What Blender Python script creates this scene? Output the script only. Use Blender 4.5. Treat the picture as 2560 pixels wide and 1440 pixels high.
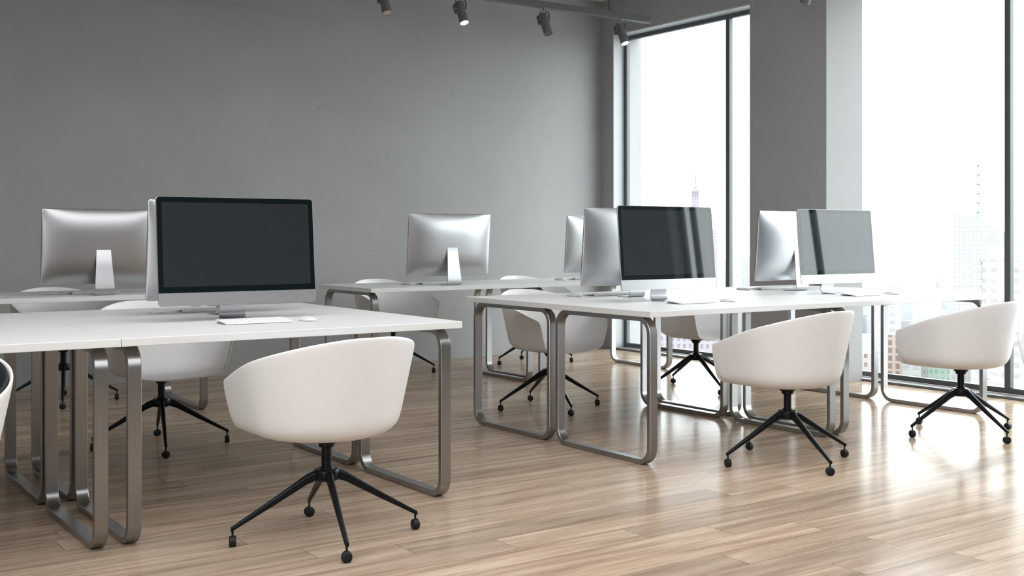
import bpy, bmesh, math, random
from mathutils import Vector, Matrix

S = bpy.context.scene
C = S.collection
R = math.radians
PI = math.pi
for o in list(bpy.data.objects):
    bpy.data.objects.remove(o)

# ------------------------------------------------------------------ camera
CAM_Z = 1.1088
cd = bpy.data.cameras.new('camera')
cam = bpy.data.objects.new('camera', cd)
C.objects.link(cam)
cam.location = (0, 0, CAM_Z)
cam.rotation_euler = (PI / 2, 0, -R(34.8729))
cd.sensor_width = 36
cd.lens = 39.608
cd.shift_y = -0.0505
cd.clip_start = 0.05
cd.clip_end = 9000
S.camera = cam

# ------------------------------------------------------------------ colour management
S.view_settings.view_transform = 'Standard'
S.view_settings.look = 'None'
S.view_settings.gamma = 1.0
S.view_settings.exposure = 0.0
S.view_settings.use_curve_mapping = False

# ------------------------------------------------------------------ world: bright overcast sky
SKY = 7.3
w = bpy.data.worlds.new('overcast_sky')
S.world = w
w.use_nodes = True
nt = w.node_tree
nt.nodes.clear()
wo = nt.nodes.new('ShaderNodeOutputWorld')
bg = nt.nodes.new('ShaderNodeBackground')
tc = nt.nodes.new('ShaderNodeTexCoord')
mp = nt.nodes.new('ShaderNodeMapping')
mp.inputs['Scale'].default_value = (2.2, 2.2, 7.0)
ns = nt.nodes.new('ShaderNodeTexNoise')
ns.inputs['Scale'].default_value = 2.0
ns.inputs['Detail'].default_value = 7.0
rp = nt.nodes.new('ShaderNodeValToRGB')
rp.color_ramp.elements[0].position = 0.35
rp.color_ramp.elements[0].color = (0.90, 0.95, 1.0, 1)
rp.color_ramp.elements[1].position = 0.65
rp.color_ramp.elements[1].color = (1.0, 1.0, 1.0, 1)
nt.links.new(tc.outputs['Generated'], mp.inputs['Vector'])
nt.links.new(mp.outputs['Vector'], ns.inputs['Vector'])
nt.links.new(ns.outputs['Fac'], rp.inputs['Fac'])
nt.links.new(rp.outputs['Color'], bg.inputs['Color'])
bg.inputs['Strength'].default_value = SKY
nt.links.new(bg.outputs['Background'], wo.inputs['Surface'])


# ------------------------------------------------------------------ material helpers
def mat(name):
    m = bpy.data.materials.new(name)
    m.use_nodes = True
    n = m.node_tree
    return m, n, n.nodes['Principled BSDF']


def nd(n, kind, **kw):
    x = n.nodes.new(kind)
    for k, v in kw.items():
        if k in x.bl_rna.properties:
            setattr(x, k, v)
        else:
            x.inputs[k].default_value = v
    return x


def lk(n, a, b):
    n.links.new(a, b)


def math_(n, op, a, b=None):
    x = n.nodes.new('ShaderNodeMath')
    x.operation = op
    for i, v in enumerate((a, b)):
        if v is None:
            continue
        if hasattr(v, 'is_linked'):
            n.links.new(v, x.inputs[i])
        else:
            x.inputs[i].default_value = v
    return x.outputs[0]


def mixc(n, fac, a, b, mode='MIX'):
    x = n.nodes.new('ShaderNodeMix')
    x.data_type = 'RGBA'
    x.blend_type = mode
    for sock, v in ((x.inputs[0], fac), (x.inputs[6], a), (x.inputs[7], b)):
        if hasattr(v, 'is_linked'):
            n.links.new(v, sock)
        else:
            sock.default_value = v if not isinstance(v, tuple) else (*v, 1)[:4]
    return x.outputs[2]


def objvec(n, scale=(1, 1, 1)):
    t = n.nodes.new('ShaderNodeTexCoord')
    m = n.nodes.new('ShaderNodeMapping')
    m.inputs['Scale'].default_value = scale
    n.links.new(t.outputs['Object'], m.inputs['Vector'])
    return m.outputs['Vector']


def noise(n, vec, scale, detail=4.0, rough=0.55):
    x = n.nodes.new('ShaderNodeTexNoise')
    x.inputs['Scale'].default_value = scale
    x.inputs['Detail'].default_value = detail
    x.inputs['Roughness'].default_value = rough
    n.links.new(vec, x.inputs['Vector'])
    return x.outputs['Fac']


def ramp(n, fac, stops):
    x = n.nodes.new('ShaderNodeValToRGB')
    e = x.color_ramp.elements
    while len(e) < len(stops):
        e.new(0.5)
    for el, (p, c) in zip(e, stops):
        el.position = p
        el.color = (*c, 1)
    n.links.new(fac, x.inputs['Fac'])
    return x.outputs['Color']


def bump(n, bsdf, h, strength, dist):
    x = n.nodes.new('ShaderNodeBump')
    x.inputs['Strength'].default_value = strength
    x.inputs['Distance'].default_value = dist
    n.links.new(h, x.inputs['Height'])
    n.links.new(x.outputs['Normal'], bsdf.inputs['Normal'])


def simple(name, col, rough=0.5, metal=0.0, var=0.03, scale=30, spec=0.5):
    """a plain material with a faint procedural mottling"""
    m, n, b = mat(name)
    v = objvec(n)
    f = noise(n, v, scale, 3)
    lo = tuple(c * (1 - var) for c in col)
    hi = tuple(min(1, c * (1 + var)) for c in col)
    lk(n, ramp(n, f, [(0.3, lo), (0.7, hi)]), b.inputs['Base Color'])
    b.inputs['Roughness'].default_value = rough
    b.inputs['Metallic'].default_value = metal
    b.inputs['Specular IOR Level'].default_value = spec
    return m


def plaster(name, col, var=0.05):
    m, n, b = mat(name)
    v = objvec(n)
    big = noise(n, v, 1.3, 6, 0.6)
    fine = noise(n, objvec(n, (1, 1, 2.5)), 26, 6, 0.7)
    lo = tuple(c * (1 - var) for c in col)
    hi = tuple(c * (1 + var) for c in col)
    c = ramp(n, big, [(0.3, lo), (0.7, hi)])
    pit = ramp(n, noise(n, v, 9, 3, 0.5), [(0.2, (0.86, 0.86, 0.86)), (0.27, (1, 1, 1))])
    lk(n, mixc(n, 1.0, c, pit, 'MULTIPLY'), b.inputs['Base Color'])
    b.inputs['Roughness'].default_value = 0.62
    b.inputs['Specular IOR Level'].default_value = 0.35
    bump(n, b, fine, 0.4, 0.006)
    return m


M = {}
M['wall'] = plaster('grey_plaster', (0.335, 0.335, 0.335))
M['dark_wall'] = plaster('dark_plaster', (0.085, 0.083, 0.08))
M['ceiling'] = plaster('pale_plaster', (0.76, 0.75, 0.73), 0.02)
M['trim'] = simple('grey_liner', (0.52, 0.54, 0.56), 0.45)
M['window_metal'] = simple('dark_window_metal', (0.105, 0.112, 0.115), 0.35, 0.3)
M['sill'] = simple('grey_sill', (0.17, 0.17, 0.17), 0.4)
M['facade'] = plaster('outer_concrete', (0.36, 0.36, 0.36), 0.02)
M['shell'] = simple('white_shell_plastic', (0.80, 0.795, 0.795), 0.42, 0, 0.01)
M['lining'] = simple('black_lining', (0.008, 0.010, 0.012), 0.6)
M['black'] = simple('black_metal', (0.006, 0.0075, 0.010), 0.26, spec=0.2)
M['rubber'] = simple('black_caster', (0.010, 0.011, 0.012), 0.45, spec=0.25)
M['alu'] = simple('satin_aluminium', (0.53, 0.535, 0.55), 0.36, 1.0, 0.01)
M['bezel'] = simple('black_screen_glass', (0.004, 0.008, 0.010), 0.03)
M['display'] = simple('dark_display', (0.022, 0.026, 0.028), 0.03)
M['white'] = simple('white_plastic', (0.80, 0.80, 0.80), 0.4, 0, 0.01)
M['under'] = simple('dark_underside', (0.05, 0.05, 0.05), 0.5)
M['lamp'] = simple('grey_lamp_metal', (0.13, 0.135, 0.14), 0.38, 0.2)
M['track'] = simple('grey_track', (0.115, 0.12, 0.12), 0.42)
M['chrome'] = simple('lamp_chrome', (0.55, 0.56, 0.57), 0.2, 1.0)
M['lens_warm'] = simple('unlit_beige_lens', (0.50, 0.43, 0.34), 0.3)
M['lens_dark'] = simple('unlit_dark_lens', (0.06, 0.06, 0.06), 0.3)


def lit_lens():
    m, n, b = mat('lit_lens')
    f = noise(n, objvec(n), 200, 2)
    lk(n, ramp(n, f, [(0.0, (1, 0.97, 0.95)), (1.0, (1, 0.99, 0.98))]), b.inputs['Emission Color'])
    b.inputs['Emission Strength'].default_value = 1.2
    b.inputs['Base Color'].default_value = (0.8, 0.8, 0.8, 1)
    return m


M['lens_lit'] = lit_lens()


def steel():
    m, n, b = mat('brushed_steel')
    f = noise(n, objvec(n, (1, 1, 1)), 14, 3)
    g = noise(n, objvec(n, (260, 260, 2)), 3, 2)
    c = ramp(n, g, [(0.3, (0.34, 0.345, 0.35)), (0.7, (0.40, 0.40, 0.405))])
    lk(n, c, b.inputs['Base Color'])
    b.inputs['Metallic'].default_value = 1.0
    r = ramp(n, f, [(0.3, (0.27, 0.27, 0.27)), (0.7, (0.34, 0.34, 0.34))])
    lk(n, r, b.inputs['Roughness'])
    return m


M['steel'] = steel()


def laminate():
    m, n, b = mat('white_wood_laminate')
    s1 = noise(n, objvec(n, (0.7, 16, 16)), 3.0, 6, 0.6)
    s2 = noise(n, objvec(n, (2.5, 90, 90)), 3.0, 4, 0.6)
    c1 = ramp(n, s1, [(0.3, (0.69, 0.69, 0.69)), (0.72, (0.78, 0.78, 0.775))])
    c2 = ramp(n, s2, [(0.3, (0.965, 0.965, 0.965)), (0.65, (1, 1, 1))])
    lk(n, mixc(n, 1.0, c1, c2, 'MULTIPLY'), b.inputs['Base Color'])
    b.inputs['Roughness'].default_value = 0.42
    b.inputs['Specular IOR Level'].default_value = 0.3
    return m


M['laminate'] = laminate()


def glass():
    m, n, b = mat('window_glass')
    n.nodes.remove(b)
    out = n.nodes['Material Output']
    tr = nd(n, 'ShaderNodeBsdfTransparent')
    tr.inputs['Color'].default_value = (0.93, 0.96, 0.955, 1)
    gl = nd(n, 'ShaderNodeBsdfGlossy')
    gl.inputs['Roughness'].default_value = 0.0
    fr = nd(n, 'ShaderNodeLayerWeight')
    fr.inputs['Blend'].default_value = 0.5
    sch = math_(n, 'ADD', math_(n, 'MULTIPLY', math_(n, 'POWER', fr.outputs['Facing'], 5.0), 0.9), 0.03)
    mx = nd(n, 'ShaderNodeMixShader')
    lk(n, sch, mx.inputs[0])
    lk(n, tr.outputs[0], mx.inputs[1])
    lk(n, gl.outputs[0], mx.inputs[2])
    lk(n, mx.outputs[0], out.inputs['Surface'])
    return m


M['glass'] = glass()


def wood_floor():
    PW, PL = 0.150, 1.55
    m, n, b = mat('wood_plank_floor')
    t = nd(n, 'ShaderNodeTexCoord')
    sp = nd(n, 'ShaderNodeSeparateXYZ')
    lk(n, t.outputs['Object'], sp.inputs[0])
    x, y = sp.outputs[0], sp.outputs[1]
    yr = math_(n, 'DIVIDE', math_(n, 'ADD', y, 0.035), PW)
    row = math_(n, 'FLOOR', yr)
    fy = math_(n, 'FRACT', yr)
    wn = nd(n, 'ShaderNodeTexWhiteNoise', noise_dimensions='1D')
    lk(n, row, wn.inputs['W'])
    xr = math_(n, 'ADD', math_(n, 'DIVIDE', x, PL), math_(n, 'MULTIPLY', wn.outputs['Value'], 7.0))
    col = math_(n, 'FLOOR', xr)
    fx = math_(n, 'FRACT', xr)
    idv = nd(n, 'ShaderNodeCombineXYZ')
    lk(n, row, idv.inputs[0])
    lk(n, col, idv.inputs[1])
    wn2 = nd(n, 'ShaderNodeTexWhiteNoise', noise_dimensions='3D')
    lk(n, idv.outputs[0], wn2.inputs['Vector'])
    rnd = wn2.outputs['Value']
    # grain coordinates, shifted for each plank
    gv = nd(n, 'ShaderNodeCombineXYZ')
    lk(n, math_(n, 'ADD', x, math_(n, 'MULTIPLY', rnd, 37.0)), gv.inputs[0])
    lk(n, math_(n, 'MULTIPLY', y, 1.0), gv.inputs[1])
    lk(n, math_(n, 'MULTIPLY', rnd, 19.0), gv.inputs[2])

    def gmap(sx, sy):
        mm = nd(n, 'ShaderNodeMapping')
        mm.inputs['Scale'].default_value = (sx, sy, 1)
        lk(n, gv.outputs[0], mm.inputs['Vector'])
        return mm.outputs['Vector']
    g1 = noise(n, gmap(0.9, 13), 1.6, 6, 0.62)
    g2 = noise(n, gmap(4, 120), 1.0, 5, 0.7)
    g3 = noise(n, gmap(30, 160), 1.0, 3, 0.7)
    base = ramp(n, g1, [(0.25, (0.215, 0.152, 0.108)), (0.47, (0.375, 0.282, 0.208)), (0.70, (0.515, 0.412, 0.318))])
    tone = ramp(n, rnd, [(0.0, (0.80, 0.79, 0.79)), (0.5, (0.97, 0.96, 0.95)), (1.0, (1.12, 1.10, 1.08))])
    c = mixc(n, 1.0, base, tone, 'MULTIPLY')
    fg = ramp(n, g2, [(0.3, (0.82, 0.81, 0.80)), (0.65, (1.05, 1.05, 1.05))])
    c = mixc(n, 0.8, c, fg, 'MULTIPLY')
    fl = ramp(n, g3, [(0.42, (1, 1, 1)), (0.72, (1.16, 1.16, 1.16))])
    c = mixc(n, 0.6, c, fl, 'MULTIPLY')
    # joints
    ey = math_(n, 'MULTIPLY', math_(n, 'MINIMUM', fy, math_(n, 'SUBTRACT', 1.0, fy)), PW)
    ex = math_(n, 'MULTIPLY', math_(n, 'MINIMUM', fx, math_(n, 'SUBTRACT', 1.0, fx)), PL)
    gap = math_(n, 'MAXIMUM', math_(n, 'LESS_THAN', ey, 0.0011), math_(n, 'LESS_THAN', ex, 0.0013))
    c = mixc(n, math_(n, 'MULTIPLY', gap, 0.72), c, (0.06, 0.04, 0.028))
    lk(n, c, b.inputs['Base Color'])
    rg = math_(n, 'ADD', math_(n, 'MULTIPLY', g2, 0.10), 0.12)
    lk(n, rg, b.inputs['Roughness'])
    b.inputs['IOR'].default_value = 1.19
    b.inputs['Specular IOR Level'].default_value = 0.14
    hh = math_(n, 'ADD', math_(n, 'MULTIPLY', g2, 0.25), math_(n, 'MULTIPLY', gap, -1.0))
    bump(n, b, hh, 0.12, 0.0025)
    return m


M['floor'] = wood_floor()


CK = 0.60


def ck(*c):
    return tuple(x * CK for x in c)


def building(name, wall, win, bay=3.0, floor=3.4, ww=0.6, wh=0.55, rough=0.8):
    m, n, b = mat(name)
    wall = tuple(c * CK for c in wall)
    win = tuple(c * CK for c in win)
    t = nd(n, 'ShaderNodeTexCoord')
    sp = nd(n, 'ShaderNodeSeparateXYZ')
    lk(n, t.outputs['Object'], sp.inputs[0])
    h = math_(n, 'FRACT', math_(n, 'DIVIDE', math_(n, 'ADD', math_(n, 'ADD', sp.outputs[0], sp.outputs[1]), 500.0), bay))
    v = math_(n, 'FRACT', math_(n, 'DIVIDE', math_(n, 'ADD', sp.outputs[2], 500.0), floor))
    a = math_(n, 'MULTIPLY', math_(n, 'LESS_THAN', h, ww), math_(n, 'LESS_THAN', v, wh))
    gm = nd(n, 'ShaderNodeNewGeometry')
    sn = nd(n, 'ShaderNodeSeparateXYZ')
    lk(n, gm.outputs['Normal'], sn.inputs[0])
    side = math_(n, 'LESS_THAN', math_(n, 'ABSOLUTE', sn.outputs[2]), 0.5)
    a = math_(n, 'MULTIPLY', a, side)
    wv = noise(n, t.outputs['Object'], 0.35, 3)
    wc = ramp(n, wv, [(0.3, tuple(x * 0.85 for x in win)), (0.7, tuple(min(1, x * 1.15) for x in win))])
    lk(n, mixc(n, a, (*wall, 1), wc), b.inputs['Base Color'])
    b.inputs['Roughness'].default_value = rough
    b.inputs['Specular IOR Level'].default_value = 0.2
    return m


# ------------------------------------------------------------------ mesh helpers
def obj(name, bm, m, parent=None, smooth=None, loc=None):
    me = bpy.data.meshes.new(name)
    bmesh.ops.recalc_face_normals(bm, faces=bm.faces[:])
    if smooth is not None:
        for f in bm.faces:
            f.smooth = len(f.verts) < 14
        for e in bm.edges:
            if len(e.link_faces) == 2 and e.calc_face_angle(0) > R(smooth):
                e.smooth = False
    bm.to_mesh(me)
    bm.free()
    me.materials.append(m)
    o = bpy.data.objects.new(name, me)
    C.objects.link(o)
    if parent:
        o.parent = parent
    if loc:
        o.location = loc
    return o


def struct(name, bm, m, parent=None, smooth=None):
    o = obj(name, bm, m, parent, smooth)
    if not parent:
        o['kind'] = 'structure'
    return o


def thing(name, label, cat, loc=(0, 0, 0), rz=0.0, group=None):
    o = bpy.data.objects.new(name, None)
    o.empty_display_size = 0.1
    C.objects.link(o)
    o.location = loc
    o.rotation_euler = (0, 0, rz)
    o['label'] = label
    o['category'] = cat
    if group:
        o['group'] = group
    return o


def tag(o, label, cat, group=None):
    o['label'] = label
    o['category'] = cat
    if group:
        o['group'] = group
    return o


def dup(root, loc, rz, label, group=None):
    r = root.copy()
    C.objects.link(r)
    r.location = loc
    r.rotation_euler = (0, 0, rz)
    r['label'] = label
    if group:
        r['group'] = group
    for ch in list(root.children):
        c = ch.copy()
        C.objects.link(c)
        c.parent = r
        for g in list(ch.children):
            d = g.copy()
            C.objects.link(d)
            d.parent = c
    return r


def box(bm, x0, x1, y0, y1, z0, z1, bev=0.0, seg=2):
    r = bmesh.ops.create_cube(bm, size=1.0)
    vs = r['verts']
    for v in vs:
        v.co = Vector((x0 + (v.co.x + .5) * (x1 - x0), y0 + (v.co.y + .5) * (y1 - y0), z0 + (v.co.z + .5) * (z1 - z0)))
    if bev:
        es = list({e for v in vs for e in v.link_edges})
        bmesh.ops.bevel(bm, geom=es, offset=bev, segments=seg, affect='EDGES', profile=0.5)
    return bm


def nbox(*a, **k):
    return box(bmesh.new(), *a, **k)


def cyl(bm, p0, p1, r0, r1=None, seg=24, caps=True):
    p0, p1 = Vector(p0), Vector(p1)
    r1 = r0 if r1 is None else r1
    d = (p1 - p0)
    q = Vector((0, 0, 1)).rotation_difference(d.normalized()).to_matrix()
    a, b = [], []
    for i in range(seg):
        t = 2 * PI * i / seg
        u = Vector((math.cos(t), math.sin(t), 0))
        a.append(bm.verts.new(p0 + q @ (u * r0)))
        b.append(bm.verts.new(p1 + q @ (u * r1)))
    for i in range(seg):
        j = (i + 1) % seg
        bm.faces.new((a[i], a[j], b[j], b[i]))
    if caps:
        bm.faces.new(a[::-1])
        bm.faces.new(b)
    return bm


def lathe(bm, prof, seg=40, axis_mat=None):
    """prof: list of (r, z); closed at the ends when r == 0"""
    rings = []
    for r, z in prof:
        if r < 1e-6:
            rings.append([bm.verts.new((0, 0, z))])
        else:
            rings.append([bm.verts.new((r * math.cos(2 * PI * i / seg), r * math.sin(2 * PI * i / seg), z)) for i in range(seg)])
    for a, b in zip(rings, rings[1:]):
        for i in range(seg):
            j = (i + 1) % seg
            if len(a) == 1 and len(b) == 1:
                continue
            if len(a) == 1:
                bm.faces.new((a[0], b[j], b[i]))
            elif len(b) == 1:
                bm.faces.new((a[i], a[j], b[0]))
            else:
                bm.faces.new((a[i], a[j], b[j], b[i]))
    if axis_mat is not None:
        bmesh.ops.transform(bm, matrix=axis_mat, verts=[v for rg in rings for v in rg])
    return bm


def rrect(w, h, r, n=6):
    """rounded rectangle outline, centred, in 2-D"""
    pts = []
    for cx, cy, a0 in ((w / 2 - r, h / 2 - r, 0), (-w / 2 + r, h / 2 - r, 90), (-w / 2 + r, -h / 2 + r, 180), (w / 2 - r, -h / 2 + r, 270)):
        for i in range(n + 1):
            t = R(a0 + 90 * i / n)
            pts.append((cx + r * math.cos(t), cy + r * math.sin(t)))
    return pts


def prism(bm, pts, f, z0, z1):
    """extrude a 2-D outline between z0 and z1, mapped by f(a, b, z)"""
    a = [bm.verts.new(f(p[0], p[1], z0)) for p in pts]
    b = [bm.verts.new(f(p[0], p[1], z1)) for p in pts]
    k = len(pts)
    for i in range(k):
        j = (i + 1) % k
        bm.faces.new((a[i], a[j], b[j], b[i]))
    bm.faces.new(a[::-1])
    bm.faces.new(b)
    return bm


# ------------------------------------------------------------------ room shell
XS, XG0, XG1 = 7.147, 7.276, 7.318      # inner wall face, window frame depth
XO = 7.48                               # outer wall face
YW = 8.706                              # back wall
YJ = 8.516                              # window jamb
ZH, ZC = 3.09, 3.446                    # window head, ceiling
XL, YF = -4.6, -4.0                     # left wall, wall behind the camera
YE = 1.60                               # near end of the glazing

struct('floor', nbox(XL - .2, XO, YF - .2, YW + .2, -0.25, 0), M['floor'])
struct('ceiling', nbox(XL - .2, XO, YF - .2, YW + .2, ZC, ZC + 0.25), M['ceiling'])
struct('wall_back', nbox(XL - .2, XO, YW, YW + .2, 0, ZC), M['wall'])
bm = bmesh.new()
box(bm, XS, XO, YJ, YW, 0, ZC)
box(bm, XS, XO, YE, YJ, ZH, ZC)
box(bm, XS, XG1 + .004, YF, YE, 0, ZC)
struct('wall_right', bm, M['wall'])
# left wall with a tall window towards the camera's back
LW0, LW1, LZ0, LZ1 = -3.6, -0.9, 0.15, 3.1
bm = bmesh.new()
box(bm, XL - .2, XL, YF, LW0, 0, ZC)
box(bm, XL - .2, XL, LW1, YW, 0, ZC)
box(bm, XL - .2, XL, LW0, LW1, 0, LZ0)
box(bm, XL - .2, XL, LW0, LW1, LZ1, ZC)
struct('wall_left', bm, M['wall'])
struct('wall_front', nbox(XL - .2, XO, YF - .2, YF, 0, ZC), M['dark_wall'])
# free-standing pillar in front of the glazing
struct('pillar', nbox(6.729, XS - 0.002, 5.554, 6.323, 0, ZC), M['wall'])
# low sill strip and the grey liner round the opening
struct('trim_1', nbox(XS - .004, XG0, YE, YJ - .004, 0.0, 0.018, bev=.002), M['sill'])
bm = bmesh.new()
box(bm, XS - .004, XG0, YJ - .012, YJ, 0.018, ZH)
box(bm, XS - .004, XG0, YE, YJ - .012, ZH - .012, ZH)
box(bm, XS - .004, XG0, YE, YE + .012, 0.018, ZH - .012)
struct('trim_2', bm, M['trim'])
bm = bmesh.new()
box(bm, XG1, XO + .02, YJ - .012, YJ, -.02, ZH)
struct('trim_3', bm, M['facade'])


def window(name, x0, x1, y0, y1, z0, z1, mulls, fr=0.04, mw=0.05):
    root = bpy.data.objects.new(name, None)
    C.objects.link(root)
    root['kind'] = 'structure'
    bm = bmesh.new()
    box(bm, x0, x1, y0, y1, z0, z0 + fr, bev=.003)
    box(bm, x0, x1, y0, y1, z1 - fr, z1, bev=.003)
    box(bm, x0, x1, y0, y0 + fr, z0 + fr, z1 - fr, bev=.003)
    box(bm, x0, x1, y1 - fr, y1, z0 + fr, z1 - fr, bev=.003)
    obj('window_frame', bm, M['window_metal'], root)
    for ym in mulls:
        bm = nbox(x0 - .002, x1 + .002, ym - mw / 2, ym + mw / 2, z0 + fr, z1 - fr, bev=.004)
        obj('mullion', bm, M['window_metal'], root)
    ys = [y0 + fr] + [v for ym in mulls for v in (ym - mw / 2, ym + mw / 2)] + [y1 - fr]
    xm = (x0 + x1) / 2
    for i in range(0, len(ys), 2):
        obj('pane', nbox(xm - .002, xm + .002, ys[i], ys[i + 1], z0 + fr, z1 - fr), M['glass'], root)
    return root


window('window_1', XG0, XG1, YE + .012, YJ - .012, 0.018, ZH - .012, [1.775, 3.10, 4.44, 5.77, 7.10], mw=0.045)
window('window_2', XL - .14, XL - .10, LW0, LW1, LZ0, LZ1, [-2.25])

# ------------------------------------------------------------------ desks
DT, DTH = 0.75, 0.0292
FR_T, FR_W = 0.0244, 0.049


def leg_frame(x0, y0, y1):
    """rounded rectangular hoop of flat steel bar standing across the desk"""
    bm = bmesh.new()
    h = DT - DTH
    wd, t = y1 - y0, FR_T
    n = 9
    outer = rrect(wd, h, 0.088, n)
    inner = rrect(wd - 2 * t, h - 2 * t, 0.088 - t, n)
    cy, cz = (y0 + y1) / 2, h / 2
    k = len(outer)
    e = 0.0022
    # cross-section of the bar, walked round: (inset from outer towards inner 0..1, x)
    sec = [(0, e), (0, FR_W - e), (e / t, FR_W), (1 - e / t, FR_W), (1, FR_W - e), (1, e), (1 - e / t, 0), (e / t, 0)]
    rings = []
    for i in range(k):
        o_, i_ = Vector(outer[i]), Vector(inner[i])
        ring = []
        for s, x in sec:
            p = o_.lerp(i_, s)
            ring.append(bm.verts.new((x0 + x, cy + p.x, cz + p.y)))
        rings.append(ring)
    m = len(sec)
    for i in range(k):
        j = (i + 1) % k
        for q in range(m):
            q2 = (q + 1) % m
            bm.faces.new((rings[i][q], rings[i][q2], rings[j][q2], rings[j][q]))
    return bm


def desk(label, x0, y0, length, depth, rows, group):
    t = thing('desk', label, 'desk', (x0, y0, 0), 0, group)
    L = length - 0.0012
    obj('tabletop', nbox(0, L, 0, depth, DT - DTH, DT, bev=.0022), M['laminate'], t)
    half = depth / rows
    for fx in (0.032, L - 0.032 - FR_W):
        for r in range(rows):
            a = r * half + (0.0386 if r == 0 else 0.0258)
            b = (r + 1) * half - (0.0386 if r == rows - 1 else 0.0258)
            obj('leg_frame', leg_frame(fx, a, b), M['steel'], t, smooth=35)
    return t


GD = 'white desks on steel hoop legs'
YB, DB2 = 4.02, 1.637
desk('white double-sided desk with big dark screen, nearest the camera', 1.1356, YB, 1.4122, DB2, 2, GD)
desk('white desk running out of the left edge of the photo, nothing on it', -0.288, YB, 1.4225, DB2, 2, GD)
desk('white double-sided desk, left half of the bench on the right, two monitors back to back', 3.6044, YB, 1.4241, DB2, 2, GD)
desk('white double-sided desk end by the right window, right half of the bench beyond the seam', 5.0285, YB, 1.436, DB2, 2, GD)
desk('narrow white desk along the grey wall at far left, one silver monitor on it', 1.1356, 6.95, 1.4122, .8311, 1, GD)
desk('narrow white desk along the grey wall, mid picture, one silver monitor back in view', 3.6246, 6.8921, 1.4346, .8311, 1, GD)
desk('narrow white desk along the grey wall nearest the corner window', 5.0592, 6.8921, 1.4346, .8311, 1, GD)

# ------------------------------------------------------------------ chairs
SH = dict(a=.3571, bb=.3194, bf=.9394, m=1.8253, z0=.3704, zT=.7586, zA=.585, phA=126.1, phK=8.28, g1=.7521, s1=.1744, p=3.0356, q=.9334)
YFRONT = 0.235


def shell_g(s):
    s = max(s, 0.0)
    u = min(max(s / SH['s1'], 0), 1)
    return SH['g1'] * (1 - (1 - u) ** SH['p']) ** (1 / SH['p']) + (1 - SH['g1']) * s ** SH['q']


def shell_mesh(inset=0.0, drop=0.0):
    d = SH
    phis = []
    A = 0.0
    while A < 180:
        phis.append(A)
        A += 5.0 if A < 110 else (1.6 if A < 152 else 4.0)
    phis.append(180.0)
    allp = phis + [-x for x in reversed(phis[1:-1])]
    NT = 15
    H = d['zT'] - d['z0']
    bm = bmesh.new()
    cols = []
    cv = bm.verts.new((0, 0, d['z0']))
    for ph in allp:
        ab = abs(ph)
        a = R(ph)
        b = d['bb'] if math.cos(a) > 0 else d['bf']
        Rr = ((abs(math.sin(a)) / d['a']) ** d['m'] + (abs(math.cos(a)) / b) ** d['m']) ** (-1 / d['m'])
        e = min(max((ab - d['phK']) / (d['phA'] - d['phK']), 0), 1.3)
        zt = d['zT'] - (d['zT'] - d['zA']) * e ** 1.6 - drop
        # cut by the front plane
        if ab > 91:
            gneed = YFRONT / (Rr * -math.cos(a))
            if gneed < shell_g(1.0):
                lo, hi = 0.0, 1.0
                for _ in range(40):
                    mid = (lo + hi) / 2
                    if shell_g(mid) < gneed:
                        lo = mid
                    else:
                        hi = mid
                zp = d['z0'] + H * lo
                k = .02
                mn = min(zt, zp)
                zt = mn - k * math.log(math.exp(-(zt - mn) / k) + math.exp(-(zp - mn) / k))
                zt = max(zt, d['z0'] + 0.0006)
        send = (zt - d['z0']) / H
        N = 300
        pr = []
        for i in range(N + 1):
            s = send * (i / N) ** 3
            pr.append((max(0.0, Rr * shell_g(s)), d['z0'] + H * s))
        ln = [0.0]
        for (r0, z0), (r1, z1) in zip(pr, pr[1:]):
            ln.append(ln[-1] + math.hypot(r1 - r0, z1 - z0))
        col = []
        j = 0
        for kx in range(1, NT + 1):
            tgt = ln[-1] * kx / NT
            while j < N - 1 and ln[j + 1] < tgt:
                j += 1
            u = (tgt - ln[j]) / max(1e-9, ln[j + 1] - ln[j])
            r = pr[j][0] + u * (pr[j + 1][0] - pr[j][0])
            z = pr[j][1] + u * (pr[j + 1][1] - pr[j][1])
            if inset:
                r -= inset
                z += inset * (1 - kx / NT)
            col.append(bm.verts.new((r * math.sin(a), -r * math.cos(a), z)))
        cols.append(col)
    if inset:
        cv.co.z += inset
    n = len(cols)
    for i in range(n):
        j = (i + 1) % n
        bm.faces.new((cv, cols[i][0], cols[j][0]))
        for q in range(NT - 1):
            bm.faces.new((cols[i][q], cols[i][q + 1], cols[j][q + 1], cols[j][q]))
    return bm


def chair_leg(ang):
    """tapering arm from the hub out to the caster, square section with rounded top"""
    bm = bmesh.new()
    r0, r1 = 0.035, 0.345
    st = [(0.0, 0.0145, 0.020, 0.236), (0.12, 0.013, 0.0185, 0.221), (0.5, 0.0105, 0.014, 0.150), (0.97, 0.0080, 0.0085, 0.066), (1.0, 0.0072, 0.0075, 0.062)]
    rings = []
    for t, hw, hh, z in st:
        r = r0 + (r1 - r0) * t
        ring = []
        for q in range(8):
            aa = 2 * PI * (q + .5) / 8
            sx = math.copysign(abs(math.cos(aa)) ** .6, math.cos(aa)) * hw
            sz = math.copysign(abs(math.sin(aa)) ** .6, math.sin(aa)) * hh
            ring.append(bm.verts.new((r * math.cos(ang) - sx * math.sin(ang), r * math.sin(ang) + sx * math.cos(ang), z + sz)))
        rings.append(ring)
    for A, B in zip(rings, rings[1:]):
        for q in range(8):
            bm.faces.new((A[q], A[(q + 1) % 8], B[(q + 1) % 8], B[q]))
    bm.faces.new(rings[0])
    bm.faces.new(rings[-1])
    return bm


CASTER_SPIN = [0.25, -0.1, -0.2, 0.15]


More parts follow.
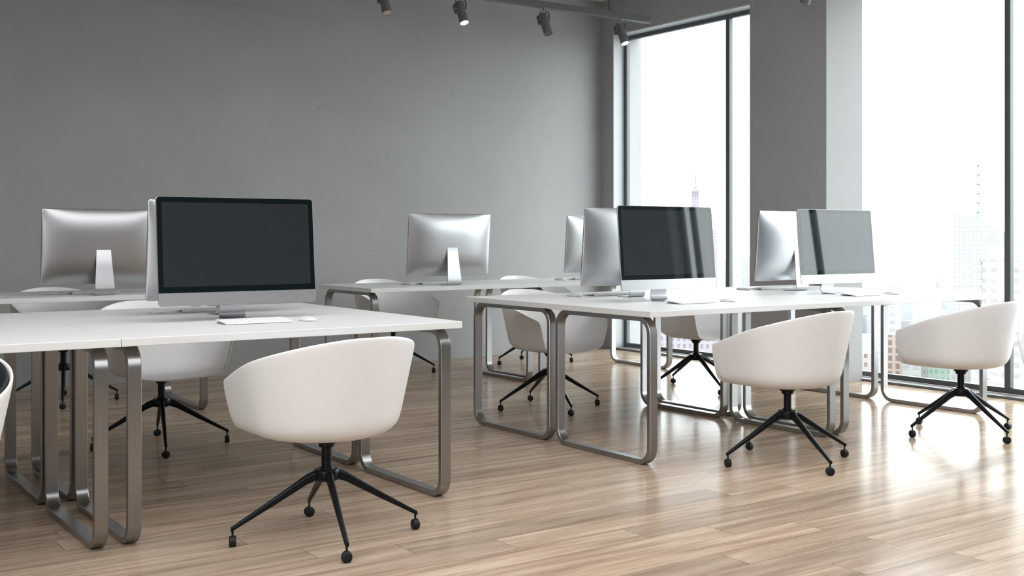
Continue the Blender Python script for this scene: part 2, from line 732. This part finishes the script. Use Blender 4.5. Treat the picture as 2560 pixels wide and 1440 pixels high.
def make_chair(label, group, lining=False, spin=0.0):
    t = thing('office_chair', label, 'chair', (0, 0, 0), 0, group)
    s = obj('seat_shell', shell_mesh(), M['shell'], t, smooth=180)
    so = s.modifiers.new('thickness', 'SOLIDIFY')
    so.thickness = 0.011
    so.offset = -1
    sb = s.modifiers.new('smooth', 'SUBSURF')
    sb.levels = 1
    sb.render_levels = 2
    if lining:
        li = obj('seat_lining', shell_mesh(0.0125, 0.0), M['lining'], t, smooth=180)
        so = li.modifiers.new('thickness', 'SOLIDIFY')
        so.thickness = 0.014
        so.offset = -1
        sb = li.modifiers.new('smooth', 'SUBSURF')
        sb.levels = 1
        sb.render_levels = 2
        li['label'] = 'black inner lining of the seat'
    bm = lathe(bmesh.new(), [(0, .372), (.038, .372), (.038, .353), (.036, .350), (.029, .349), (.029, .338), (.026, .335), (0, .335)])
    obj('swivel_plate', bm, M['black'], t, smooth=40)
    bm = lathe(bmesh.new(), [(0, .3355), (.0185, .3355), (.0185, .262), (0, .262)])
    obj('column', bm, M['black'], t, smooth=40)
    bm = lathe(bmesh.new(), [(0, .2625), (.024, .2625), (.026, .260), (.027, .2565), (.042, .255), (.0455, .251), (.0465, .246), (.0465, .222), (.044, .216), (.036, .212), (0, .212)])
    obj('hub', bm, M['black'], t, smooth=40)
    for i in range(4):
        a = R(76.0 + 90 * i) - BASE_YAW + spin
        lg = obj('leg', chair_leg(a), M['black'], t, smooth=50)
        cx, cy = 0.338 * math.cos(a), 0.338 * math.sin(a)
        bm = cyl(bmesh.new(), (cx, cy, 0.030), (cx, cy, 0.060), 0.0042, seg=10)
        sp = a + CASTER_SPIN[i]
        ax = Vector((math.cos(sp), math.sin(sp), 0))
        mt = Matrix.Translation((cx, cy, 0.0195)) @ Vector((0, 0, 1)).rotation_difference(ax).to_matrix().to_4x4()
        lathe(bm, [(0, -.0125), (.0165, -.0125), (.0190, -.0105), (.0195, -.007), (.0195, .007), (.0190, .0105), (.0165, .0125), (0, .0125)], seg=28, axis_mat=mt)
        obj('caster', bm, M['rubber'], lg, smooth=40)
    return t


BASE_YAW = R(5.75)
YAW = R(5.75)
GC = 'white shell swivel chairs'
chair0 = make_chair('white shell swivel chair in the foreground, back to camera, before the big dark screen', GC)
chair0.location = (1.81, 3.79, 0)
chair0.rotation_euler = (0, 0, YAW)
for (x, y, rz, lab) in [
    (4.275, 3.767, YAW, 'white shell swivel chair seen from behind before the bench seam, mid right'),
    (5.694, 3.755, YAW, 'white shell swivel chair seen from behind by the right window'),
    (1.880, 5.930, PI + YAW, 'white shell swivel chair behind the nearest desk, its base seen under the table'),
    (4.357, 5.825, PI + YAW, 'white shell swivel chair facing camera behind the hoop legs of the right bench'),
    (5.771, 5.945, PI + YAW, 'white shell swivel chair facing camera under the right bench, in front of the corner window'),
    (1.847, 7.900, PI + YAW, 'white shell swivel chair against the grey wall at far left, behind the silver monitor'),
    (4.395, 7.975, PI + YAW, 'white shell swivel chair against the grey wall, behind the desk with free left end'),
    (5.783, 7.935, PI + YAW, 'white shell swivel chair against the grey wall nearest the corner, mostly hidden by desks'),
    (5.785, 3.05, R(100), 'white shell chair cut off by the right edge of the photo'),
]:
    dup(chair0, (x, y, 0), rz, lab)
cl = make_chair('white shell chair with black inside, cut off by the left edge of the photo', GC, True, R(16 + 14 - 135 + 5.75))
cl.location = (0.366, 3.575, 0)
cl.rotation_euler = (0, 0, R(135))

# ------------------------------------------------------------------ computers
PWD, PHT, PZB, TILT, PCH = .703, .459, .0676, .0857, .0556


def panel_xf():
    """panel plane: bottom front edge at y=0, z=PZB, leaning back by TILT"""
    return Matrix.Translation((0, 0, PZB)) @ Matrix.Rotation(-TILT, 4, 'X')


def make_monitor(label, group):
    t = thing('desktop_monitor', label, 'monitor', (0, 0, DT), 0, group)
    X = panel_xf()
    # housing with pillowed back
    bm = bmesh.new()
    out = rrect(PWD, PHT, .014, 5)
    # resample the straight sides so that the pillow is smooth
    pts = []
    k = len(out)
    for i in range(k):
        a, b = Vector(out[i]), Vector(out[(i + 1) % k])
        d = (b - a).length
        m = max(1, int(d / .035))
        for q in range(m):
            pts.append(a.lerp(b, q / m))
    k = len(pts)

    def dep(p):
        u, v = abs(p.x) / (PWD / 2), abs(p.y) / (PHT / 2)
        e = max(0, (1 - u ** 3.2)) * max(0, (1 - v ** 3.0))
        return 0.007 + 0.044 * e ** .78
    rings = []
    for s, y in ((0.996, 0.0), (1.0, 0.0012), (1.0, 0.0058)):
        rings.append([bm.verts.new((p.x * s, y, p.y * s + PHT / 2)) for p in pts])
    for s in (.992, .98, .96, .93, .89, .83, .75, .65, .52, .38, .22):
        rings.append([bm.verts.new((p.x * s, dep(p * s), p.y * s + PHT / 2)) for p in pts])
    for A, B in zip(rings, rings[1:]):
        for i in range(k):
            j = (i + 1) % k
            bm.faces.new((A[i], A[j], B[j], B[i]))
    bm.faces.new(rings[0])
    cv = bm.verts.new((0, dep(Vector((0, 0))), PHT / 2))
    for i in range(k):
        bm.faces.new((rings[-1][i], rings[-1][(i + 1) % k], cv))
    bmesh.ops.transform(bm, matrix=X, verts=bm.verts)
    obj('housing', bm, M['alu'], t, smooth=50)
    # black glass front above the chin: square at the bottom, rounded at the top
    gh = PHT - PCH - .0015
    gw = PWD - .003
    o2 = [(gw / 2, 0)] + [(gw / 2 - .013 + .013 * math.cos(R(i * 15)), gh - .013 + .013 * math.sin(R(i * 15))) for i in range(7)]
    o2 += [(-gw / 2 + .013 + .013 * math.cos(R(90 + i * 15)), gh - .013 + .013 * math.sin(R(90 + i * 15))) for i in range(7)] + [(-gw / 2, 0)]
    bm = prism(bmesh.new(), o2, lambda a, b, z: (a, z, b + PCH), -.0016, .0004)
    bmesh.ops.transform(bm, matrix=X, verts=bm.verts)
    obj('screen_glass', bm, M['bezel'], t)
    bm = nbox(-gw / 2 + .021, gw / 2 - .021, -.0021, -.0015, PCH + .025, PCH + gh - .022)
    bmesh.ops.transform(bm, matrix=X, verts=bm.verts)
    obj('display', bm, M['display'], t)
    # bent sheet stand: upright leaning blade, bend, foot plate reaching forward
    path = [(.0560, .312, .0405), (.0630, .300, .0410), (.0800, .180, .0480), (.0930, .080, .0550), (.0985, .045, .0575), (.1000, .028, .0590), (.0960, .012, .0598), (.0860, .0035, .0600), (.0700, .0030, .0600), (.0, .0026, .0600), (-.012, .0024, .0600)]
    th = .0048
    bm = bmesh.new()
    rings = []
    for i, (y, z, hw) in enumerate(path):
        a = Vector(path[max(0, i - 1)][:2])
        b = Vector(path[min(len(path) - 1, i + 1)][:2])
        d = (b - a).normalized()
        nrm = Vector((d.y, -d.x)) * th / 2
        ring = []
        for sx, sn in ((-1, 1), (1, 1), (1, -1), (-1, -1)):
            zz = z + sn * nrm.y
            ring.append(bm.verts.new((sx * hw, y + sn * nrm.x, max(zz, 0.0003))))
        rings.append(ring)
    for A, B in zip(rings, rings[1:]):
        for q in range(4):
            bm.faces.new((A[q], A[(q + 1) % 4], B[(q + 1) % 4], B[q]))
    bm.faces.new(rings[0])
    bm.faces.new(rings[-1])
    obj('stand', bm, M['alu'], t, smooth=40)
    return t


def make_keyboard(label, group, keys=True):
    t = thing('keyboard', label, 'keyboard', (0, 0, DT), 0, group)
    W_, D_ = .290, .122
    bm = bmesh.new()
    prof = [(-D_ / 2, .0022), (-D_ / 2, .0052), (D_ / 2 - .004, .0165), (D_ / 2, .0155), (D_ / 2, .0085), (D_ / 2 - .004, .0015), (D_ / 2 - .011, .0005), (D_ / 2 - .016, .006), (D_ / 2 - .018, .0125)]
    a = [bm.verts.new((-W_ / 2, y, z)) for y, z in prof]
    b = [bm.verts.new((W_ / 2, y, z)) for y, z in prof]
    n = len(prof)
    for i in range(n):
        bm.faces.new((a[i], a[(i + 1) % n], b[(i + 1) % n], b[i]))
    bm.faces.new(a)
    bm.faces.new(b[::-1])
    obj('keyboard_base', bm, M['white'], t)

    def zsurf(y):
        return .0052 + (y + D_ / 2) / (D_ - .004) * .0113
    rows = [(-.053, .0165, [1, 1, 1, 1.3, 5.2, 1.3, 1, 1, 1, 1]), (-.0345, .0165, [2.3] + [1] * 10 + [2.3]), (-.016, .0165, [1.8] + [1] * 11 + [1.8]),
            (.0025, .0165, [1.5] + [1] * 12 + [1.2]), (.021, .0165, [1] * 13 + [1.6]), (.0375, .010, [1] * 14)]
    tot = .278
    if keys:
        for y0, kd, ks in rows:
            u = tot / sum(ks)
            x = -tot / 2
            for kw in ks:
                z = zsurf(y0 + kd / 2)
                bm = bmesh.new()
                box(bm, x + .0012, x + u * kw - .0012, y0, y0 + kd, 0, .0022, bev=.0006, seg=1)
                bmesh.ops.transform(bm, matrix=Matrix.Translation((0, 0, zsurf(y0) - .0003)) @ Matrix.Translation((0, y0, 0)) @ Matrix.Rotation(math.atan2(.0113, D_ - .004), 4, 'X') @ Matrix.Translation((0, -y0, 0)), verts=bm.verts)
                obj('key', bm, M['white'], t)
                x += u * kw
    else:
        bm = bmesh.new()
        for y0, kd, ks in rows:
            u = tot / sum(ks)
            x = -tot / 2
            for kw in ks:
                b2 = bmesh.new()
                box(b2, x + .0012, x + u * kw - .0012, y0, y0 + kd, zsurf(y0 + kd / 2) - .001, zsurf(y0 + kd / 2) + .0016)
                me = bpy.data.meshes.new('tmp')
                b2.to_mesh(me)
                bm.from_mesh(me)
                bpy.data.meshes.remove(me)
                b2.free()
                x += u * kw
        obj('key_field', bm, M['white'], t)
    return t


def make_mouse(label, group):
    """flat domed mouse: white top on a low base"""
    bm = bmesh.new()
    a, b = .0285, .0570
    prof = [(0.0, .0185), (.25, .0182), (.5, .0170), (.72, .0143), (.87, .0108), (.96, .0074), (1.0, .0046), (.99, .0024), (.93, .0009), (.8, .0), (0, 0)]
    n = 44
    rings = []
    for s, z in prof:
        if s == 0:
            rings.append([bm.verts.new((0, 0, z))])
            continue
        ring = []
        for i in range(n):
            th = 2 * PI * i / n
            ct, st = math.cos(th), math.sin(th)
            x = math.copysign(abs(ct) ** .75, ct) * a * s
            y = math.copysign(abs(st) ** .85, st) * b * s
            lift = .0022 * (y / b) ** 2 if z < .01 else 0
            ring.append(bm.verts.new((x, y, z + lift * (1 if z > .0005 else 0))))
        rings.append(ring)
    for A, B in zip(rings, rings[1:]):
        for i in range(n):
            j = (i + 1) % n
            if len(A) == 1:
                bm.faces.new((A[0], B[i], B[j]))
            elif len(B) == 1:
                bm.faces.new((A[i], A[j], B[0]))
            else:
                bm.faces.new((A[i], A[j], B[j], B[i]))
    o = obj('computer_mouse', bm, M['white'], None, smooth=60)
    return tag(o, label, 'mouse', group)


GM, GK, GX = 'silver desktop computers', 'white keyboards', 'white mice'
mon0 = make_monitor('large silver monitor with dark screen facing the camera on the nearest desk', GM)
mon0.location = (1.808, 4.632, DT)
kb0 = make_keyboard('white keyboard in front of the nearest dark screen', GK, True)
kb1 = None
ms0 = make_mouse('white mouse to the right of the nearest keyboard', GX)
kb0.location = (1.797, 4.445, DT)
ms0.location = (2.025, 4.425, DT)
places = [
    (4.276, 4.604, 0, 'silver monitor facing camera whose dark screen mirrors two window stripes', 'white keyboard below the screen that mirrors two window stripes', 'white mouse right of the keyboard on the left half of the right bench'),
    (5.675, 4.580, 0, 'silver monitor facing camera with pale sky-reflecting screen near the right window', 'white keyboard below the pale reflecting screen near the right window', 'white mouse at the right end of the bench by the window'),
    (1.891, 5.090, PI, 'silver monitor seen as a thin slab behind the nearest dark screen', 'white keyboard half hidden behind the nearest dark screen', 'white mouse at the lower left of the nearest dark screen'),
    (4.401, 5.122, PI, 'silver monitor back, left half visible beside the dark screen with window stripes', 'white keyboard behind the foot of the monitor back left on the right bench', 'white mouse at the left end of the right bench'),
    (5.815, 5.096, PI, 'silver monitor back against the dark pillar, beside the pale reflecting screen', 'white keyboard left of the monitor back in front of the pillar', 'white mouse in front of the pillar base on the right bench'),
    (1.884, 7.123, PI, 'silver monitor back at far left against the dark grey wall', 'white keyboard behind the far left monitor back', 'white mouse left of the far left monitor stand'),
    (4.370, 7.104, PI, 'silver monitor back alone on the wall desk in the middle of the photo', 'white keyboard behind the lone monitor on the middle wall desk', 'white mouse left of the lone monitor on the middle wall desk'),
    (5.838, 7.149, PI, 'sliver of a silver monitor back near the room corner', 'white keyboard on the wall desk nearest the corner', 'white mouse on the wall desk nearest the corner'),
]
for x, y, rz, l1, l2, l3 in places:
    s = 1 if rz == 0 else -1
    dup(mon0, (x, y, DT), rz, l1)
    if kb1 is None:
        kb1 = make_keyboard(l2, GK, False)
        kb1.location = (x - .011 * s, y - .187 * s, DT)
        kb1.rotation_euler = (0, 0, rz)
    else:
        dup(kb1, (x - .011 * s, y - .187 * s, DT), rz, l2)
    m2 = ms0.copy()
    C.objects.link(m2)
    m2.location = (x + .235 * s, y - .205 * s, DT)
    m2.rotation_euler = (0, 0, rz)
    m2['label'] = l3

# ------------------------------------------------------------------ lighting tracks and spotlights
def track(label, y, x0, x1, hangers):
    z0, z1 = 3.022, 3.075
    t = thing('light_track', label, 'light track', ((x0 + x1) / 2, y, z1), 0, 'ceiling light tracks')
    hx = (x1 - x0) / 2
    obj('rail', nbox(-hx, hx, -.03, .03, z0 - z1, 0, bev=.0015), M['track'], t)
    for h in hangers:
        d = h - (x0 + x1) / 2
        obj('hanger', nbox(d - .014, d + .014, -.014, .014, 0, ZC - z1), M['track'], t)
    return t


track('grey light track hung along the back wall, four lamps on it in view', 7.6, 1.0, 6.80, [2.2, 6.345])
track('grey light track out of sight above, its lamp near the pillar just in view', 5.45, 1.0, 6.80, [2.2, 6.2])


def make_spot(label, lens, tilt, loc):
    t = thing('spotlight', label, 'spotlight', loc, 0, 'grey track spotlights')
    # origin at the underside of the rail
    bm = lathe(bmesh.new(), [(0, 0), (.016, 0), (.016, -.010), (.009, -.014), (.009, -.022), (0, -.022)], seg=20)
    obj('mount', bm, M['chrome'], t, smooth=40)
    # U-shaped yoke
    pts = [(-.049, -.110), (-.049, -.050)] + [(-.049 + .028 - .028 * math.cos(R(a)), -.050 + .028 * math.sin(R(a))) for a in (30, 60, 90)]
    pts += [(-x, z) for x, z in reversed(pts)]
    bm = bmesh.new()
    rings = []
    for i, (x, z) in enumerate(pts):
        a, b = Vector(pts[max(0, i - 1)]), Vector(pts[min(len(pts) - 1, i + 1)])
        d = (b - a).normalized()
        nr = Vector((-d.y, d.x)) * .0018
        rings.append([bm.verts.new((x + s * nr.x, yy, z + s * nr.y)) for s, yy in ((-1, -.008), (1, -.008), (1, .008), (-1, .008))])
    for A, B in zip(rings, rings[1:]):
        for q in range(4):
            bm.faces.new((A[q], A[(q + 1) % 4], B[(q + 1) % 4], B[q]))
    bm.faces.new(rings[0])
    bm.faces.new(rings[-1])
    obj('yoke', bm, M['lamp'], t)
    Xf = Matrix.Translation((0, 0, -.104)) @ Matrix.Rotation(tilt, 4, 'X')
    r = .038
    bm = lathe(bmesh.new(), [(0, .062), (r - .004, .062), (r, .058), (r, -.128), (r - .0025, -.130), (r - .0035, -.126), (0, -.126)], seg=40)
    bmesh.ops.transform(bm, matrix=Xf, verts=bm.verts)
    obj('lamp_body', bm, M['lamp'], t, smooth=40)
    bm = lathe(bmesh.new(), [(0, -.1255), (r - .0035, -.1255), (r - .0035, -.1275), (0, -.1275)], seg=40)
    bmesh.ops.transform(bm, matrix=Xf, verts=bm.verts)
    obj('lens', bm, lens, t)
    for sx in (-1, 1):
        obj('pivot_screw', cyl(bmesh.new(), (sx * .055, 0, -.104), (sx * .036, 0, -.104), .008, seg=14), M['chrome'], t)
    bm = nbox(-.040, -.012, .016, .044, -.02, .06, bev=.003)
    bmesh.ops.transform(bm, matrix=Xf, verts=bm.verts)
    obj('driver_box', bm, M['lamp'], t)
    return t


TL = -R(25)
make_spot('grey spotlight with unlit beige lens, leftmost, its top cut off', M['lens_warm'], TL, (4.108, 7.6, 3.022))
make_spot('grey spotlight with white lit lens, left of the one with the dark lens', M['lens_lit'], TL, (4.799, 7.6, 3.022))
make_spot('grey spotlight with dark lens under the light track', M['lens_dark'], TL, (5.628, 7.6, 3.022))
make_spot('grey spotlight with white lit lens in front of the corner window head', M['lens_lit'], TL, (6.470, 7.6, 3.022))
make_spot('grey spotlight just peeping in at the top over the pillar', M['lens_dark'], R(25), (6.43, 5.45, 3.022))

# ------------------------------------------------------------------ added glowing fill panels, unseen, overhead in the near half of the room
FILL_GLOW = 2.75
m, n, b = mat('added_fill_glow')
lk(n, ramp(n, noise(n, objvec(n), 3, 2), [(0.0, (0.93, 0.965, 1.0)), (1.0, (0.95, 0.975, 1.0))]), b.inputs['Emission Color'])
b.inputs['Emission Strength'].default_value = FILL_GLOW
pan = None
for i, px in enumerate((-3.2, -.85, 1.5, 3.85)):
    for j, py in enumerate((-2.0, .5, 3.0)):
        lab = 'added unseen square fill light panel, %s row, %s' % (('rear', 'middle', 'front')[j], ('far left', 'left', 'right', 'far right')[i])
        if pan is None:
            pan = thing('added_fill_panel', lab, 'ceiling light', (px, py, ZC), 0, 'added unseen fill panels')
            bm = bmesh.new()
            for a in ((-1.12, -1.10, -1.12, 1.12), (1.10, 1.12, -1.12, 1.12), (-1.10, 1.10, -1.12, -1.10), (-1.10, 1.10, 1.10, 1.12)):
                box(bm, *a, -.03, 0)
            obj('rim', bm, M['track'], pan)
            obj('fill_emitter', nbox(-1.10, 1.10, -1.10, 1.10, -.022, -.002), m, pan)
        else:
            dup(pan, (px, py, ZC), 0, lab)

# ------------------------------------------------------------------ the city outside
GZ = -190.0
bm = bmesh.new()
bmesh.ops.create_grid(bm, x_segments=2, y_segments=2, size=6000)
for v in bm.verts:
    v.co += Vector((4200, 2600, GZ))
struct('city_ground', bm, simple('pale_city_ground', ck(0.36, 0.36, 0.37), .9, 0, .06, .02))


def tower(name, label, x, y, wx, wy, ztop, rz, m, group=None, cat='building', roof=0):
    t = thing(name, label, cat, (x, y, GZ), rz, group)
    obj('facade', nbox(-wx / 2, wx / 2, -wy / 2, wy / 2, 0, ztop - GZ), m, t)
    if roof:
        obj('roof_house', nbox(-wx * .22, wx * .25, -wy * .2, wy * .25, ztop - GZ, ztop - GZ + roof), m, t)
    return t


B_lav = building('lavender_masonry', (0.40, 0.375, 0.40), (0.29, 0.24, 0.29), 2.6, 3.3, .5, .6)
B_pink = building('pink_masonry', (0.42, 0.375, 0.355), (0.25, 0.18, 0.18), 2.9, 3.4, .42, .5)
B_white = building('white_facade', (0.46, 0.45, 0.45), (0.385, 0.365, 0.375), 3.4, 3.5, .66, .48)
B_glass = building('pale_glass_grid', (0.36, 0.36, 0.345), (0.475, 0.49, 0.51), 2.1, 2.4, .88, .88)
B_green = building('mint_glass', (0.36, 0.43, 0.385), (0.24, 0.36, 0.29), 2.2, 3.2, .6, .5)
B_gray = building('grey_facade', (0.37, 0.37, 0.36), (0.26, 0.26, 0.255), 1.6, 2.6, .5, .5)
B_painted_haze = building('painted_haze_facade', (0.53, 0.54, 0.555), (0.51, 0.52, 0.54), 5, 5, .5, .5)  # distance haze painted into the colour: walls and windows both nearly white
B_brick = building('tan_brick', (0.42, 0.35, 0.30), (0.23, 0.15, 0.14), 2.8, 3.1, .55, .68)
AZ = -R(34.87 + 20)

# slender stepped tower with mast
t = thing('spire_tower', 'pale lavender stepped tower with a needle mast, above the striped screen', 'skyscraper', (846.2, 872.9, GZ), AZ)
z = lambda v: v - GZ
obj('facade', nbox(-21, 21, -14, 14, 0, z(8)), B_lav, t)
obj('upper_shaft', nbox(-3.9, 3.9, -3.9, 3.9, z(8), z(38)), B_lav, t)
bm = bmesh.new()
lathe(bm, [(0, z(38)), (3.6, z(38)), (3.6, z(47)), (4.4, z(48)), (4.4, z(50)), (3.2, z(50.5)), (3.0, z(54)), (0.9, z(56)), (0, z(56))], seg=16)
obj('crown', bm, B_lav, t, smooth=40)
bm = lathe(bmesh.new(), [(0, z(56)), (.9, z(56)), (.75, z(64)), (1.0, z(64.2)), (1.0, z(65)), (.55, z(66)), (.5, z(74)), (.25, z(75)), (.12, z(84.5)), (0, z(84.5))], seg=10)
obj('mast', bm, simple('mast_metal', ck(0.30, 0.27, 0.29), .6), t)

# glass tower with sloping top and lattice mast
t = thing('glass_tower', 'pale glass tower with sloping top and tall mast, by the right mullion', 'skyscraper', (551, 347.5, GZ), -R(58))
bm = bmesh.new()
w2, d2 = 17.5, 12
pts = [(-w2, 0), (w2, 0), (w2, z(-1)), (-w2, z(15.8))]
prism(bm, pts, lambda a, b, c: (a, c, b), -d2, d2)
obj('facade', bm, B_glass, t)
bm = bmesh.new()
cyl(bm, (-4.6, 0, z(8)), (-4.6, 0, z(38)), 1.0, .75, 8)
cyl(bm, (-4.6, 0, z(38)), (-4.6, 0, z(68.5)), .55, .2, 8)
for q in range(6):
    cyl(bm, (-4.6, 0, z(14 + 5 * q)), (-4.6, 0, z(14.4 + 5 * q)), 1.6, 1.6, 8)
obj('mast', bm, simple('mast_white', ck(0.39, 0.41, 0.42), .6), t)

# broad white slab with rows of windows
t = thing('slab_block', 'broad white slab building with rows of windows, right of the mullion', 'building', (360, 212, GZ), -R(60))
obj('facade', nbox(-14, 22, -9, 9, 0, z(-6.6)), B_white, t)
obj('roof_house', nbox(-12, 1, -6, 6, z(-6.6), z(-2.8)), simple('roof_white', ck(0.45, 0.45, 0.45), .8), t)
bm = bmesh.new()
prism(bm, [(-19, 0), (-14, 0), (-14, z(-8.5)), (-17.5, z(-4.5))], lambda a, b, c: (a, c, b), -8, 6)
obj('glass_wing', bm, B_glass, t)

tower('low_block', 'mint green glass building low behind the right chair', 398.2, 271, 10.5, 9, -40, AZ, B_green)
tower('low_block', 'tan brick building with dark windows beside the bench leg by the right window', 383.4, 281.3, 7, 8, -38, AZ, B_brick)
tower('low_block', 'narrow white building between the tan brick and the grey one', 371, 265.5, 6.4, 8, -41, AZ, B_white)
tower('low_block', 'dull grey building left of the mint green one', 409.4, 287.6, 8, 8, -41, AZ, B_gray)
tower('low_block', 'pinkish building with small windows beside the bright side of the pillar', 350, 271.5, 10, 9, -42.5, AZ, B_pink)
tower('tall_block', 'tall white building with striped floors seen between the hoop legs', 439.3, 327.7, 9, 10, -31, AZ, B_white)
tower('wide_block', 'wide lavender building with dotted windows under the right bench', 364.7, 379.6, 34, 16, -36, -R(34.87 + 9), B_lav)
tower('low_block', 'whitish building with window rows right of the mint green one', 361, 236, 10.5, 9, -37, AZ, B_white)
t = thing('low_block', 'pale pink building with slanted roof low at the right, under the chair base', 'building', (307.2, 188.2, GZ), -R(62))
bm = bmesh.new()
prism(bm, [(-6.5, 0), (7.5, 0), (7.5, z(-44)), (-6.5, z(-39.5))], lambda a, b, c: (a, c, b), -5, 6)
obj('facade', bm, B_pink, t)
tower('far_tower', 'faint blue-white tower standing alone in the haze left of the glass tower', 1316, 911, 11, 11, -19, AZ, B_painted_haze)
tower('far_tower', 'faint pale tower seen through the narrow pane beside the pillar', 1100.6, 1061.3, 15, 12, -17, AZ, B_painted_haze, roof=3)
tower('far_tower', 'faint low tower right of the pale one in the narrow pane', 1130.6, 1068.3, 9.6, 10, -28, AZ, B_painted_haze)
tower('far_tower', 'faint bluish tower between the striped screen and the mullion', 1008.8, 1003.4, 15, 12, -23.5, AZ, B_painted_haze)
tower('low_hall', 'pale beige low building just above the desk edge by the window', 757, 569, 13, 14, -37.5, AZ, simple('pale_beige', ck(0.43, 0.40, 0.37), .8, 0, .03, .1))

rng = random.Random(7)
first = None
mats = [B_painted_haze, B_lav, B_pink, B_white, B_gray]
count = 0
taken = [(o.location.x, o.location.y, 30) for o in C.objects if o.get('category') in ('building', 'skyscraper')]
for k in range(3000):
    az = R(rng.uniform(40, 63))
    dist = rng.uniform(480, 2300)
    top = rng.uniform(-150, -75) if dist < 1100 else rng.uniform(-120, -55)
    x, y = dist * math.sin(az), dist * math.cos(az)
    wx, wy = rng.uniform(14, 34), rng.uniform(14, 34)
    rad = math.hypot(wx, wy) / 2
    if any(math.hypot(x - a, y - b) < rad + c for a, b, c in taken):
        continue
    taken.append((x, y, rad))
    o = obj('city_block', nbox(-wx / 2, wx / 2, -wy / 2, wy / 2, 0, top - GZ), B_painted_haze if dist > 1000 else mats[rng.randrange(5)], None, None, (x, y, GZ))
    o.rotation_euler = (0, 0, -az + rng.choice((0, .5, 1.0)))
    tag(o, 'pale low city block in the haze beyond the window', 'building', 'low city blocks in the haze')
    count += 1
    if count >= 170:
        break
